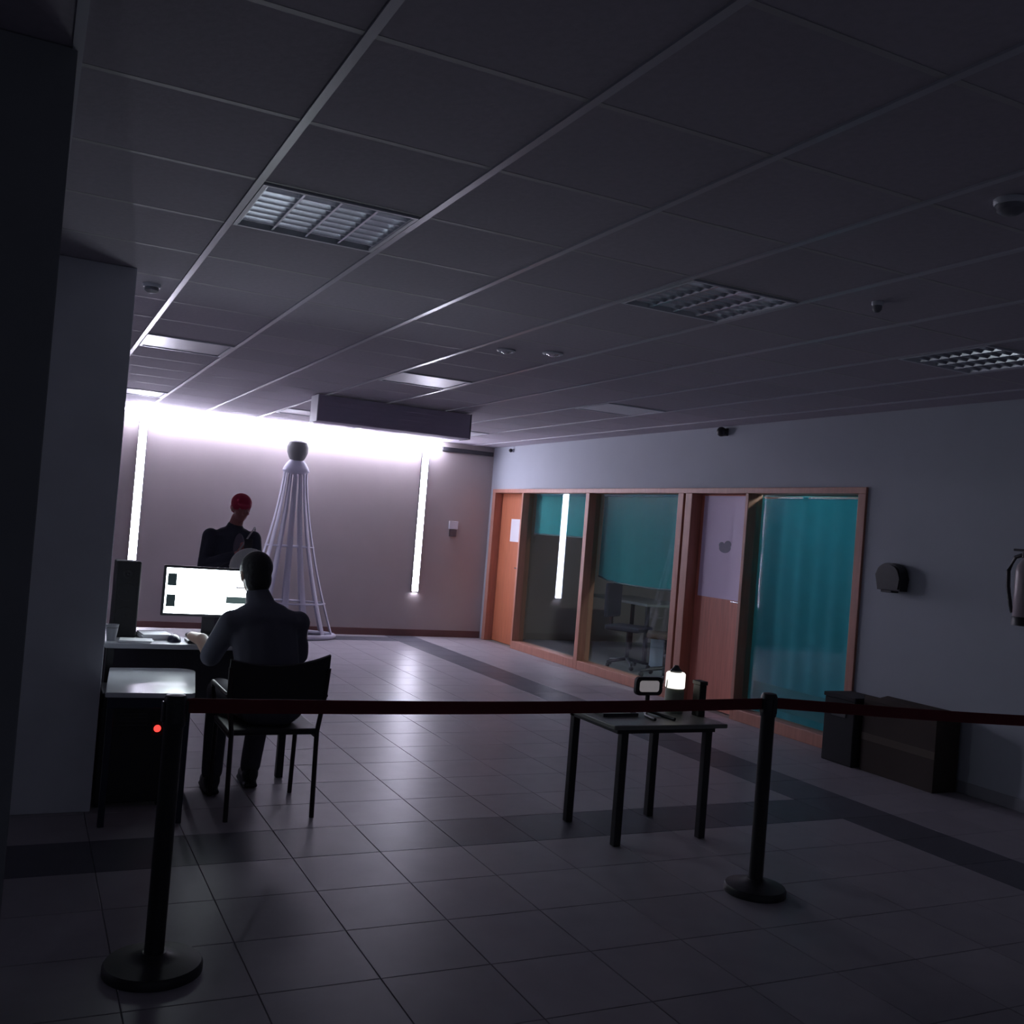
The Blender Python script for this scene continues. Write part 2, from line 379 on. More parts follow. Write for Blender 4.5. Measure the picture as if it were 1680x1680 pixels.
def panel():
    r = empty('ceiling_panel_light', (.93, 7.345, ZC)); x0, y0 = .63+.016, 7.045+.016; w = .568; fr = MB()
    for a in ((x0, x0+w, y0, y0+.02), (x0, x0+w, y0+w-.02, y0+w), (x0, x0+.02, y0+.02, y0+w-.02), (x0+w-.02, x0+w, y0+.02, y0+w-.02)): fr.box(*a, ZC-.010, ZC+.04)
    fr.build('frame', WHITEP, r)
    MB().box(x0+.02, x0+w-.02, y0+.02, y0+w-.02, ZC-.004, ZC+.006, .002, 1).build('diffuser', OPAL, r)
    return r
pn = panel(); tag(pn, 'pale flat ceiling panel catching light, left one of the middle row', 'ceiling light', 'flat ceiling light panels')
for x, y, lab in ((2.73, 7.345, 'pale flat ceiling panel just before the dark hanging box'), (4.53, 7.345, 'faint flat ceiling panel near the right wall'), (.93, 10.945, 'bright flat ceiling panel beside the glowing strip'), (2.73, 10.945, 'flat ceiling panel behind the dark hanging box'), (4.53, 10.945, 'flat ceiling panel in the far right back row')):
    c = copy_tree(pn, (x, y, ZC)); c['label'] = lab

def downlight(x, y, lab, rad=.055):
    r = empty('downlight', (x, y, ZC)); tag(r, lab, 'spotlight')
    MB().lathe((x, y, ZC), [(rad, -.0005), (rad, -.008), (rad*.75, -.014), (rad*.68, -.006), (rad*.68, -.0005)]).build('ring', WHITEP, r, smooth=True)
    MB().lathe((x, y, ZC), [(rad*.62, -.001), (rad*.62, -.010), (rad*.3, -.022), (.004, -.026)]).build('lens', ALU, r, smooth=True)
downlight(2.61, 5.62, 'small round ceiling spot, left of a pair', .06)
downlight(2.86, 5.47, 'small round ceiling spot, right of a pair', .065)
def detector(x, y, lab, rad):
    r = empty('smoke_detector', (x, y, ZC)); tag(r, lab, 'smoke detector')
    MB().lathe((x, y, ZC), [(rad, -.0005), (rad, -.012), (rad*.92, -.018)]).build('base', WHITEP, r, smooth=True)
    MB().lathe((x, y, ZC), [(rad*.8, -.018), (rad*.78, -.035), (rad*.5, -.045), (rad*.2, -.048)]).build('sensor_head', MATS['cup_grey'] if 'cup_grey' in MATS else mat('cup_grey', (.25, .25, .28), .5), r, smooth=True)
detector(2.60, 2.07, 'round detector on the dark ceiling at the right edge', .05)
detector(.50, 5.46, 'small detector on the ceiling beside the dark column', .045)
detector(3.25, 3.22, 'tiny detector on the ceiling right of the middle louvred light', .025)

# ------------------------------------------------------------------ dark box under the ceiling
hb = empty('air_curtain', (3.1, 9.1, 2.365)); tag(hb, 'long dark box mounted under the ceiling before the back wall', 'air curtain')
MB().box(2.335, 3.865, 9.0, 9.24, 2.365, ZC-.014, .008).build('housing', mat('dark_housing', (.55, .49, .62), .7), hb)
MB().box(2.33, 2.342, 8.995, 9.245, 2.36, ZC-.013, .002).build('end_cap', WHITEP, hb); MB().box(3.858, 3.868, 8.995, 9.245, 2.36, ZC-.013, .002).build('end_cap', DKGREY, hb)
for k in range(5): MB().box(2.40, 3.80, 8.994, 9.001, 2.39+.04*k, 2.396+.04*k).build('grille_slat', MATS['dark_housing'], hb)

# ------------------------------------------------------------------ belt stanchions
def stanchion(x, y, h, lab, belt_to=None, rad=.155, zb=None):
    r = empty('belt_stanchion', (x, y, 0)); tag(r, lab, 'stanchion', 'belt stanchions')
    MB().lathe((x, y, 0), [(rad, 0), (rad, .022), (rad*.96, .032), (rad*.55, .044), (.045, .052), (.036, .06)], 40).build('base_plate', BLACKM, r, smooth=True)
    MB().lathe((x, y, 0), [(.031, .05), (.031, h-.10), (.033, h-.095)], 24).build('pole', BLACKM, r, smooth=True)
    hd = MB().lathe((x, y, 0), [(.034, h-.10), (.036, h-.095), (.036, h-.012), (.030, h), (.012, h+.003)], 24).build('belt_head', BLACK, r, smooth=True)
    for k in range(4):
        a = k*math.pi/2+.1; MB().box(x-.012, x+.012, y+.034, y+.041, h-.085, h-.02, .002).rotz((x, y, 0), a).build('belt_slot', BLACK, hd)
    if belt_to:
        X, Y, Z = belt_to; za = (zb or h-.05); d = Vector((X-x, Y-y)).normalized(); nx, ny = -d.y*.0012, d.x*.0012; sx, sy = x+d.x*.036, y+d.y*.036; ex, ey = X-d.x*.036, Y-d.y*.036
        mb = MB(); N = 24; q = []
        for k in range(N+1):
            t = k/N; px, py, pz = sx+(ex-sx)*t, sy+(ey-sy)*t, za+(Z-za)*t - .012*math.sin(math.pi*t)
            q.append([mb.bm.verts.new(c) for c in ((px+nx, py+ny, pz-.024), (px+nx, py+ny, pz+.024), (px-nx, py-ny, pz+.024), (px-nx, py-ny, pz-.024))])
        for a, b in zip(q, q[1:]):
            for k in range(4): mb.bm.faces.new((a[k], a[(k+1) % 4], b[(k+1) % 4], b[k]))
        mb.bm.faces.new(q[0]); mb.bm.faces.new(q[-1][::-1]); mb.build('belt', BELT, r)['label'] = 'dark red retractable belt'
    return r
stanchion(.49, 3.364, .885, 'black belt stanchion in front of the desk, with dark red belt', (3.02, 3.456, .83), zb=.85)
stanchion(3.02, 3.456, .875, 'black belt stanchion standing before the small side table', (4.72, 2.70, .86), zb=.835, rad=.135)
stanchion(4.72, 2.70, .90, 'black belt stanchion past the right edge holding the red belt')

# ------------------------------------------------------------------ side table and what stands on it
tb = empty('side_table', (2.98, 4.37, 0)); tag(tb, 'small square dark side table behind the red belt', 'table')
TT = .605
MB().box(2.63, 3.31, 4.08, 4.64, TT-.022, TT, .005).build('tabletop', mat('table_top', (.20, .21, .19), .35), tb)
for a in ((2.68, 3.27, 4.13, 4.15), (2.68, 3.27, 4.58, 4.60), (2.68, 2.70, 4.15, 4.58), (3.25, 3.27, 4.15, 4.58)): MB().box(*a, TT-.05, TT-.022).build('apron', BLACKM, tb)
for x, y in ((2.735, 4.16), (2.70, 4.575), (3.215, 4.585), (3.26, 4.18)):
    MB().box(x-.02, x+.02, y-.02, y+.02, 0, TT-.022, .004).build('leg', BLACKM, tb)
ds = empty('display_stand', (2.99, 4.35, TT)); tag(ds, 'small dark framed screen on a stand, on the side table', 'screen')
def rrect(cx, cz, w, h, r, n=5):
    out = []
    for sx, sz, a0 in ((1, 1, 0), (-1, 1, 90), (-1, -1, 180), (1, -1, 270)):
        for k in range(n+1):
            a = math.radians(a0+90*k/n); out.append((cx+sx*(w/2-r)+r*math.cos(a), cz+sz*(h/2-r)+r*math.sin(a)))
    return out
MB().prism(rrect(2.99, .752, .165, .095, .025), 'y', 4.34, 4.36).build('frame', BLACK, ds)
MB().prism(rrect(2.99, .752, .12, .058, .015), 'y', 4.337, 4.3398).build('screen', mat('grey_screen', (.45, .43, .46), .25, emit=(.8, .74, .78), estr=.16, var=.3, scale=14), ds)
MB().tube([(2.99, 4.35, .708), (2.99, 4.35, TT+.01)], .012, 12).build('stem', BLACK, ds, smooth=True)
for s in (-1, 1): MB().tube([(2.99, 4.35, TT+.02), (2.99+s*.05, 4.28, TT+.008), (2.99+s*.06, 4.18, TT+.008)], .008, 10).build('foot', BLACK, ds, smooth=True)
lp = empty('small_lantern', (3.2, 4.40, TT)); tag(lp, 'small lantern with glowing white top and dark cap on the side table', 'lamp')
MB().lathe((3.195, 4.40, TT), [(.05, 0), (.052, .01), (.05, .115), (.048, .13)], 24).build('body', mat('lantern_body', (.35, .38, .30), .5), lp, smooth=True)
MB().lathe((3.195, 4.40, TT), [(.049, .13), (.052, .135), (.052, .205), (.045, .213)], 24).build('lit_shade', mat('lit_shade', (.9, .88, .8), .5, emit=(1, .96, .88), estr=1.15), lp, smooth=True)
MB().lathe((3.195, 4.40, TT), [(.03, .213), (.032, .222), (.018, .235), (.010, .25)], 20).build('cap', BLACK, lp, smooth=True)
MB().tube([(3.195+.055*math.cos(a), 4.40, TT+.13+.11*math.sin(a)) for a in [math.pi*k/10 for k in range(11)]], .003, 6).build('handle', BLACKM, lp, smooth=True)
bx = empty('card_box', (3.285, 4.30, TT)); tag(bx, 'narrow dark upright box beside the glowing lantern', 'box')
MB().box(3.262, 3.306, 4.27, 4.33, TT, TT+.165, .004).build('body', mat('dark_card', (.03, .026, .022), .6), bx)
MB().box(3.258, 3.308, 4.265, 4.335, TT+.165, TT+.185, .003).build('lid', mat('dark_card_lid', (.04, .036, .03), .6), bx)
tr_ = empty('shallow_tray', (2.80, 4.40, TT)); tag(tr_, 'shallow pale tray lying on the left of the side table', 'tray')
MB().box(2.70, 2.90, 4.30, 4.50, TT, TT+.006, .002).build('tray_base', mat('tray_pale', (.40, .42, .38), .4), tr_)
for a in ((2.70, 2.90, 4.295, 4.302), (2.70, 2.90, 4.498, 4.505), (2.695, 2.70, 4.295, 4.505), (2.90, 2.905, 4.295, 4.505)): MB().box(*a, TT, TT+.016).build('rim', DKGREY, tr_)

# ------------------------------------------------------------------ desk, side table with white front, black computer case
DT = .745
dk = empty('desk', (1.1, 5.95, 0)); tag(dk, 'office desk under the bright monitor beside the dark column', 'desk')
MB().box(.44, 1.46, 5.62, 6.36, DT-.028, DT, .005).build('desktop', mat('desk_top', (.34, .34, .38), .4), dk)
for x in (.47, 1.42):
    for y in (5.66, 6.31): MB().box(x-.02, x+.02, y-.02, y+.02, 0, DT-.028, .003).build('leg', BLACKM, dk)
MB().box(.49, 1.40, 6.29, 6.305, .32, DT-.03).build('modesty_panel', DKGREY, dk)
sd = empty('low_table', (.64, 5.2, 0)); tag(sd, 'low glossy white-topped table in front of the desk by the column', 'table')
def arc(cx, cy, r, a0, a1, n=6): return [(cx+r*math.cos(math.radians(a0+(a1-a0)*k/n)), cy+r*math.sin(math.radians(a0+(a1-a0)*k/n))) for k in range(n+1)]
poly = [(.40, 4.87)]+arc(.765, 4.875, .03, -90, -10)+arc(.80, 5.51, .09, 0, 90)+[(.47, 5.60)]
MB().prism(poly, 'z', .598, .62, .003).build('tabletop', mat('glossy_white', (.88, .90, .95), .25, var=.03), sd)
MB().box(.415, .745, 4.885, 4.90, .545, .598, .003).build('front_rail', mat('navy_plastic', (.02, .025, .06), .4), sd)
for x, y in ((.43, 4.905), (.77, 4.905), (.50, 5.575), (.862, 5.50)): MB().box(x-.014, x+.014, y-.014, y+.014, 0, .598, .003).build('leg', mat('navy_metal', (.02, .025, .05), .4), sd)
pc = empty('computer_case', (.60, 5.35, 0)); tag(pc, 'black computer case with a red light under the low white table', 'computer')
MB().box(.415, .745, 5.20, 5.50, .02, .56, .008).build('case', BLACK, pc)
for x in (.44, .72):
    for y in (5.23, 5.47): MB().box(x-.015, x+.015, y-.015, y+.015, 0, .021).build('foot', BLACK, pc)
led = MB(); led.ell((.681, 5.197, .384), (.018, .006, .018)); led.build('power_light', mat('red_light', (.6, .02, .02), .4, emit=(1, .05, .04), estr=1.6), pc, smooth=True)['label'] = 'glowing red power light'
MB().box(.655, .71, 5.196, 5.2005, .35, .42, .001, 1).build('light_bezel', mat('red_bezel', (.10, .006, .006), .4), pc)
for k in range(4): MB().box(.50, .63, 5.196, 5.2005, .40+.018*k, .408+.018*k).build('vent_slot', DKGREY, pc)

mo = empty('monitor', (1.02, 6.0, DT)); tag(mo, 'computer monitor with a bright white screen in front of the seated person', 'monitor')
MX0, MX1, MZ0, MZ1, MY = .745, 1.285, .862, 1.150, 5.96
MB().box(MX0, MX1, MY, MY+.03, MZ0, MZ1, .005).build('bezel', BLACK, mo)
scr = MB().box(MX0+.014, MX1-.014, MY-.0015, MY-.0002, MZ0+.016, MZ1-.014).build('screen', mat('screen_glow', (.8, .8, .8), .3, emit=(.84, .94, 1.0), estr=13), mo)
SW = mat('screen_window', (.02, .03, .035), .4, emit=(.05, .08, .09), estr=.2)
for a in ((MX0+.022, MX0+.072, 1.035, 1.105), (MX0+.022, MX0+.072, .915, .985)): MB().box(a[0], a[1], MY-.0026, MY-.0017, a[2], a[3]).build('screen_window', SW, scr)
MB().box(1.10, 1.24, MY-.0026, MY-.0017, .945, .985).build('screen_window', mat('screen_band', (.1, .14, .14), .4, emit=(.1, .15, .15), estr=.5), scr)
MB().box(1.15, 1.20, MY-.0026, MY-.0017, 1.035, 1.045).build('screen_mark', mat('screen_mark', (.3, .3, .35), .4, emit=(.4, .4, .45), estr=.6), scr)
MB().box(.98, 1.05, MY+.03, MY+.05, DT+.01, 1.0, .006).build('stand_neck', BLACK, mo)
MB().prism([(1.015+.12*math.cos(a), MY+.04+.09*math.sin(a)) for a in [2*math.pi*k/28 for k in range(28)]], 'z', DT, DT+.014, .003).build('stand_base', BLACK, mo)
sp = empty('loudspeaker', (.55, 5.92, DT)); tag(sp, 'tall black loudspeaker on the desk next to the dark column', 'loudspeaker')
MB().box(.482, .612, 5.86, 6.02, DT, DT+.42, .008).build('cabinet', mat('speaker_black', (.009, .009, .012), .7), sp)
for z, rr in ((DT+.12, .05), (DT+.25, .05), (DT+.35, .025)):
    b = MB().lathe((0, 0, 0), [(rr, 0), (rr, .004), (rr*.85, .005), (rr*.3, .001), (.004, .003)], 24)
    for v in b.bm.verts: v.co = Vector((.547+v.co.x, 5.8598-v.co.z, z+v.co.y))
    b.build('speaker_cone', MATS['speaker_black'], sp, smooth=True)
kb = empty('keyboard', (1.06, 5.72, DT)); tag(kb, 'dark keyboard on the desk under the seated person\'s hands', 'keyboard')
MB().box(.86, 1.27, 5.66, 5.79, DT, DT+.016, .004).build('body', BLACK, kb)
for r_ in range(4):
    MB().box(.872, 1.258, 5.672+.028*r_, 5.694+.028*r_, DT+.015, DT+.021, .002, 1).build('key_row', DKGREY, kb)
# papers and small clutter
def sheet_stack(name, x, y, w, d, h, a, z, m, lab, cat, n=4):
    r = empty(name, (x, y, z)); tag(r, lab, cat)
    for k in range(n):
        MB().box(x-w/2+random.uniform(-.008, .008), x+w/2, y-d/2, y+d/2+random.uniform(-.008, .008), z+h*k/n+.0002, z+h*(k+1)/n, 0).rotz((x, y, 0), a+random.uniform(-.08, .08)).build('sheet', m, r)
sheet_stack('paper_pile', .71, 5.88, .15, .20, .03, .15, DT, PAPER, 'untidy pile of white papers on the desk left of the monitor', 'papers')
sheet_stack('paper_bundle', .60, 5.70, .16, .12, .012, -.2, DT, PAPER, 'thin bundle of pale papers at the front edge of the desk', 'papers', 2)
ms = empty('mouse', (.80, 5.74, DT)); tag(ms, 'dark computer mouse on the desk beside the papers', 'mouse')
b = MB(); b.ell((.80, 5.74, DT+.004), (.036, .058, .036)); bmesh.ops.bisect_plane(b.bm, geom=b.bm.verts[:]+b.bm.edges[:]+b.bm.faces[:], plane_co=(0, 0, DT+.0004), plane_no=(0, 0, 1), clear_inner=True); b.build('shell', mat('mouse_navy', (.012, .013, .04), .35), ms, smooth=True)
MB().box(.797, .803, 5.76, 5.775, DT+.033, DT+.041, .002).build('wheel', DKGREY, ms)
cu_ = empty('cup', (.475, 5.72, DT)); tag(cu_, 'grey tapered cup on the desk beside the dark column', 'cup')
MB().lathe((.475, 5.72, DT), [(.022, 0), (.034, .085), (.036, .087), (.032, .087), (.02, .006)], 24).build('body', mat('cup_grey', (.25, .25, .28), .5), cu_, smooth=True)
MB().lathe((.475, 5.72, DT), [(.033, .07), (.033, .072)], 20).build('drink', mat('drink', (.03, .02, .015), .2), cu_)
tp = empty('pen_pot', (1.24, 5.86, DT)); tag(tp, 'small blue-grey pen pot on the desk under the monitor edge', 'pot')
MB().lathe((1.19, 5.86, DT), [(.03, 0), (.034, .075), (.036, .08), (.03, .08), (.026, .01)], 24).build('body', mat('pot_blue', (.10, .12, .2), .4), tp, smooth=True)
for k in range(3): MB().tube([(1.185+.008*k, 5.86, DT+.012), (1.175+.018*k, 5.865, DT+.125)], .004, 8).build('pen', [WHITEP, DKGREY, mat('pen_blue', (.03, .06, .3), .4)][k], tp, smooth=True)

# ------------------------------------------------------------------ chair
ch = empty('armchair', (1.2, 5.05, 0)); tag(ch, 'dark chair with curved backrest under the seated person', 'chair')
CM = mat('chair_frame', (.02, .012, .016), .4); CF = mat('chair_shell', (.018, .016, .02), .55)
MB().box(.97, 1.42, 4.90, 5.34, .405, .435, .012).build('seat', CF, ch)
mb = MB(); N = 16; q = []
for k in range(N+1):
    t = k/N*2-1; x = 1.195+.245*t; y = 4.875-.0+.04*(1-t*t)*-1+.03; zt = .755+.035*t*t+.015*t; zb_ = .52+.02*t*t
    q.append([mb.bm.verts.new(c) for c in ((x, y, zb_), (x, y-.025, zt), (x, y-.005, zt+.004), (x, y+.022, zb_))])
for a, b in zip(q, q[1:]):
    for k in range(4): mb.bm.faces.new((a[k], a[(k+1) % 4], b[(k+1) % 4], b[k]))
mb.bm.faces.new(q[0]); mb.bm.faces.new(q[-1][::-1]); mb.build('backrest', CF, ch, smooth=True)
for s, x in ((-1, .985), (1, 1.405)):
    MB().tube([(x, 4.875, 0), (x, 4.905, .42), (x+s*.025, 4.90, .60), (x+s*.03, 4.885, .74)], .012, 10).build('leg', CM, ch, smooth=True)
    MB().tube([(x, 5.335, 0), (x, 5.315, .41)], .012, 10).build('leg', CM, ch, smooth=True)
    MB().tube([(x, 4.905, .395), (x, 5.315, .395)], .010, 10).build('seat_rail', CM, ch, smooth=True)
    MB().tube([(x+s*.03, 4.90, .60), (x+s*.05, 5.0, .615), (x+s*.05, 5.22, .615), (x+s*.035, 5.30, .58), (x+s*.005, 5.315, .41)], .011, 10).build('armrest', CM, ch, smooth=True)

# ------------------------------------------------------------------ people
def limb(mb, pts, rad): 
    wide = isinstance(rad[0], (list, tuple))
    mb.tube(pts, rad, 14, ref=(0, 1, 0) if wide else None)
    for p, r in zip(pts, rad): mb.ell(p, (r[0], r[1], min(r)*.8) if wide else (r, r, r), n=12)
def hand(mb, wrist, fwd, side, palm_n, curl=.5, sc=1):
    w = Vector(wrist); f = Vector(fwd).normalized(); sd_ = Vector(side).normalized(); pn_ = Vector(palm_n).normalized()
    rot = Matrix((sd_, f, pn_)).transposed()
    mb.ell(w+f*.045*sc, (.038*sc, .052*sc, .016*sc), rot, 12)
    for k, (o, L) in enumerate(((-.028, .070), (-.010, .080), (.009, .075), (.027, .058))):
        p = w+f*.085*sc+sd_*o*sc; pts = [w+f*.05*sc+sd_*o*.8*sc, p]; d = f.copy()
        for j in range(3):
            d = (d*math.cos(curl*.6)+pn_*math.sin(curl*.6)).normalized(); p = p+d*L/3*sc; pts.append(p)
        limb(mb, pts, [.010*sc, .0095*sc, .009*sc, .0085*sc, .0075*sc])
    t0 = w+f*.02*sc-sd_*.028*sc; d = (f*.7-sd_*.7+pn_*.25).normalized()
    limb(mb, [t0, t0+d*.035*sc, t0+d*.035*sc+(f*.85-sd_*.2+pn_*.3).normalized()*.032*sc], [.013*sc, .0105*sc, .009*sc])
def head(mb, c, fwd, sc=1, down=0):
    c = Vector(c); f = Vector(fwd).normalized(); up = Vector((0, 0, 1)); s_ = f.cross(up).normalized()
    f = (f*math.cos(down)-up*math.sin(down)).normalized(); up = s_.cross(f).normalized()
    rot = Matrix((s_, f, up)).transposed(); P = lambda a, b, d: c+(s_*a+f*b+up*d)*sc
    mb.ell(P(0, -.008, .022), (.075*sc, .092*sc, .085*sc), rot, 18)
    mb.ell(P(0, .022, -.045), (.056*sc, .062*sc, .068*sc), rot, 16)
    mb.ell(P(0, .062, -.088), (.026*sc, .022*sc, .02*sc), rot, 10)
    mb.tube([P(0, .08, .015), P(0, .094, -.008), P(0, .102, -.028)], [.009*sc, .012*sc, .015*sc], 10)
    mb.ell(P(0, .078, -.062), (.024*sc, .012*sc, .006*sc), rot, 10); mb.ell(P(0, .076, -.073), (.021*sc, .012*sc, .006*sc), rot, 10)
    for k in (-1, 1):
        mb.ell(P(k*.030, .075, .020), (.022*sc, .010*sc, .007*sc), rot, 10)
        mb.ell(P(k*.076, -.010, -.008), (.010*sc, .020*sc, .032*sc), rot, 10)
        mb.ell(P(k*.045, .055, -.025), (.02*sc, .02*sc, .018*sc), rot, 10)
    return P, rot

# --- person seated at the desk, back to the viewer
p1 = empty('person', (1.17, 5.15, 0)); tag(p1, 'person in dark clothes seated with back turned, facing the monitor', 'person')
lookd = (-.14, 1, 0)
mb = MB()
P, rot = head(mb, (1.125, 5.33, 1.165), lookd, .98, .12)
limb(mb, [(1.135, 5.295, 1.09), (1.16, 5.235, .97)], [.055, .062])
limb(mb, [(1.16, 5.225, .92), (1.175, 5.17, .78), (1.19, 5.09, .60), (1.2, 5.07, .50)], [(.15, .085), (.145, .09), (.135, .09), (.145, .095)])
limb(mb, [(1.0, 5.21, .915), (.925, 5.29, .735)], [.052, .043]); limb(mb, [(.925, 5.29, .735), (.90, 5.45, .795), (.87, 5.60, .795)], [.040, .036, .026])
hand(mb, (.87, 5.605, .795), (.35, 1, -.1), (-1, .35, 0), (0, -.1, -1), .45)
limb(mb, [(1.345, 5.22, .925), (1.385, 5.30, .745)], [.052, .043]); limb(mb, [(1.385, 5.30, .745), (1.31, 5.45, .79), (1.25, 5.60, .795)], [.040, .035, .026])
hand(mb, (1.25, 5.605, .795), (-.3, 1, -.1), (1, .3, 0), (0, -.1, -1), .45)
for hx, kx, kz, ax, ay in ((1.11, 1.02, .52, 1.0, 5.40), (1.29, 1.26, .53, 1.22, 5.50)):
    limb(mb, [(hx, 5.10, .515), (kx, 5.50, kz)], [.078, .058]); limb(mb, [(kx, 5.50, kz), (ax, ay, .10)], [.052, .036])
    mb.ell((ax, ay+.05, .045), (.035, .10, .03))
sculpt(mb, 'body', SKIN, p1, .0075, 5)
mb = MB()
limb(mb, [(1.16, 5.225, .945), (1.175, 5.165, .80), (1.19, 5.085, .62), (1.2, 5.07, .50)], [(.165, .105), (.17, .115), (.158, .112), (.165, .115)])
limb(mb, [(1.138, 5.285, 1.055), (1.16, 5.235, .965)], [.066, .088])
mb.ell((1.17, 5.205, .935), (.215, .10, .075)); mb.ell((1.165, 5.22, .98), (.13, .085, .055))
limb(mb, [(1.0, 5.21, .915), (.945, 5.27, .79), (.925, 5.295, .735)], [.068, .058, .056]); limb(mb, [(1.345, 5.22, .925), (1.37, 5.27, .80), (1.385, 5.305, .745)], [.066, .056, .052])
limb(mb, [(1.385, 5.305, .745), (1.35, 5.39, .77)], [.05, .046])
sculpt(mb, 'jacket', mat('jacket_dark', (.11, .11, .145), .85), p1, .011, 5)
mb = MB(); 
for hx, kx, kz, ax, ay in ((1.11, 1.02, .52, 1.0, 5.40), (1.29, 1.26, .53, 1.22, 5.50)):
    limb(mb, [(hx, 5.08, .520), (kx, 5.50, kz)], [.088, .068]); limb(mb, [(kx, 5.50, kz), (ax, ay, .11)], [.064, .055])
mb.ell((1.2, 5.08, .53), (.175, .12, .085))
sculpt(mb, 'trousers', mat('trousers_dark', (.07, .066, .085), .85), p1, .011, 5)
for ax, ay in ((1.0, 5.40), (1.22, 5.50)):
    mb = MB(); mb.ell((ax, ay+.06, .045), (.045, .13, .042)); mb.ell((ax, ay-.01, .07), (.045, .055, .06)); mb.box(ax-.04, ax+.04, ay-.06, ay+.17, 0, .025, .01)
    sculpt(mb, 'shoe', BLACK, p1, .008, 3)
mb = MB(); mb.ell(P(0, -.018, .034), (.084, .094, .088), rot, 18); mb.ell(P(0, -.045, -.03), (.072, .060, .085), rot, 16)
for k in (-1, 1): mb.ell(P(k*.066, .0, .02), (.016, .05, .05), rot, 10)
sculpt(mb, 'hair', mat('hair_dark', (.012, .011, .014), .6, bump=.5, scale=60), p1, .008, 2)

# --- person standing behind the monitor, looking down at a phone
p2 = empty('person', (1.67, 9.0, 0)); tag(p2, 'person with red cap and dark jacket standing behind the monitor', 'person')
X, Yp = 1.67, 9.0
mb = MB(); P, rot = head(mb, (1.715, 8.95, 1.505), (.12, -1, 0), 1.0, .28)
limb(mb, [(1.70, 8.985, 1.42), (X+.01, 9.02, 1.30)], [.056, .066])
limb(mb, [(X, 9.025, 1.22), (X, 9.02, 1.05), (X, 9.0, .90), (X, 9.0, .82)], [(.14, .075), (.14, .085), (.14, .10), (.155, .11)])
limb(mb, [(X-.185, 9.01, 1.245), (X-.225, 8.97, .98)], [.048, .042]); limb(mb, [(X-.225, 8.97, .98), (X-.10, 8.80, 1.06), (X+.0, 8.74, 1.11)], [.042, .036, .028])
hand(mb, (X+.0, 8.74, 1.11), (.9, -.3, .35), (.3, .5, -.9), (-.1, .9, .3), .8)
limb(mb, [(X+.185, 9.01, 1.245), (X+.22, 8.95, .99)], [.048, .042]); limb(mb, [(X+.22, 8.95, .99), (X+.20, 8.80, 1.05), (X+.14, 8.74, 1.11)], [.042, .036, .028])
hand(mb, (X+.14, 8.74, 1.11), (-.7, -.2, .5), (.5, .3, .8), (.1, .9, .3), .8)
for s in (-1, 1):
    limb(mb, [(X+s*.085, 9.0, .82), (X+s*.10, 8.985, .45), (X+s*.105, 9.01, .09)], [.082, .056, .036]); mb.ell((X+s*.105, 8.95, .045), (.036, .10, .03))
sculpt(mb, 'body', SKIN2, p2, .008, 4)
mb = MB(); limb(mb, [(X, 9.025, 1.21), (X, 9.015, 1.05), (X, 9.0, .90), (X, 9.0, .80)], [(.185, .115), (.18, .125), (.17, .12), (.18, .128)]); mb.ell((X, 9.02, 1.245), (.215, .095, .07)); mb.ell((X+.01, 9.015, 1.285), (.15, .088, .06)); limb(mb, [(X+.015, 9.01, 1.33), (X+.01, 9.015, 1.27)], [.075, .10])
limb(mb, [(X-.185, 9.01, 1.245), (X-.225, 8.97, .98)], [.072, .060]); limb(mb, [(X-.225, 8.97, .98), (X-.10, 8.80, 1.06), (X-.03, 8.755, 1.095)], [.058, .05, .042])
limb(mb, [(X+.185, 9.01, 1.245), (X+.22, 8.95, .99)], [.072, .060]); limb(mb, [(X+.22, 8.95, .99), (X+.20, 8.80, 1.05), (X+.16, 8.755, 1.095)], [.058, .05, .042])
sculpt(mb, 'jacket', mat('jacket_navy', (.035, .04, .06), .8), p2, .011, 4)
mb = MB(); mb.ell((X+.045, 8.905, 1.16), (.05, .03, .13)); sculpt(mb, 'shirt_front', mat('shirt_grey', (.16, .14, .18), .8), p2, .008, 3)
mb = MB()
for s in (-1, 1): limb(mb, [(X+s*.085, 9.0, .82), (X+s*.10, 8.985, .45), (X+s*.105, 9.01, .10)], [.098, .072, .062])
mb.ell((X, 9.0, .83), (.172, .122, .09)); sculpt(mb, 'trousers', MATS['trousers_dark'], p2, .012, 4)
for s in (-1, 1):
    mb = MB(); ax = X+s*.105; mb.ell((ax, 8.94, .045), (.045, .13, .042)); mb.ell((ax, 9.01, .07), (.045, .055, .06)); mb.box(ax-.04, ax+.04, 8.83, 9.06, 0, .025, .01); sculpt(mb, 'shoe', BLACK, p2, .009, 3)
mb = MB(); mb.ell(P(0, -.014, .045), (.090, .106, .088), rot, 18); mb.ell(P(0, -.05, -.005), (.082, .065, .065), rot, 14); mb.ell(P(0, .085, .055), (.062, .062, .012), rot, 14)
sculpt(mb, 'cap', mat('red_cap', (.42, .02, .06), .8, scale=40), p2, .008, 3)['label'] = 'dark red peaked cap'
tag(MB().box(1.715, 1.785, 8.675, 8.684, 1.11, 1.25, .003).rotz((1.75, 8.68, 0), .1).build('phone', BLACK), 'dark phone in the hands of the standing person', 'phone')
bg = empty('shoulder_bag', (1.80, 8.62, .86)); tag(bg, 'pale rounded bag between the standing person and the seated head', 'bag')
mb = MB(); mb.ell((1.75, 8.56, 1.02), (.17, .06, .16)); mb.box(1.60, 1.90, 8.515, 8.605, .86, 1.03, .03); sculpt(mb, 'bag_body', mat('bag_pale', (.62, .65, .60), .8), bg, .010, 4)
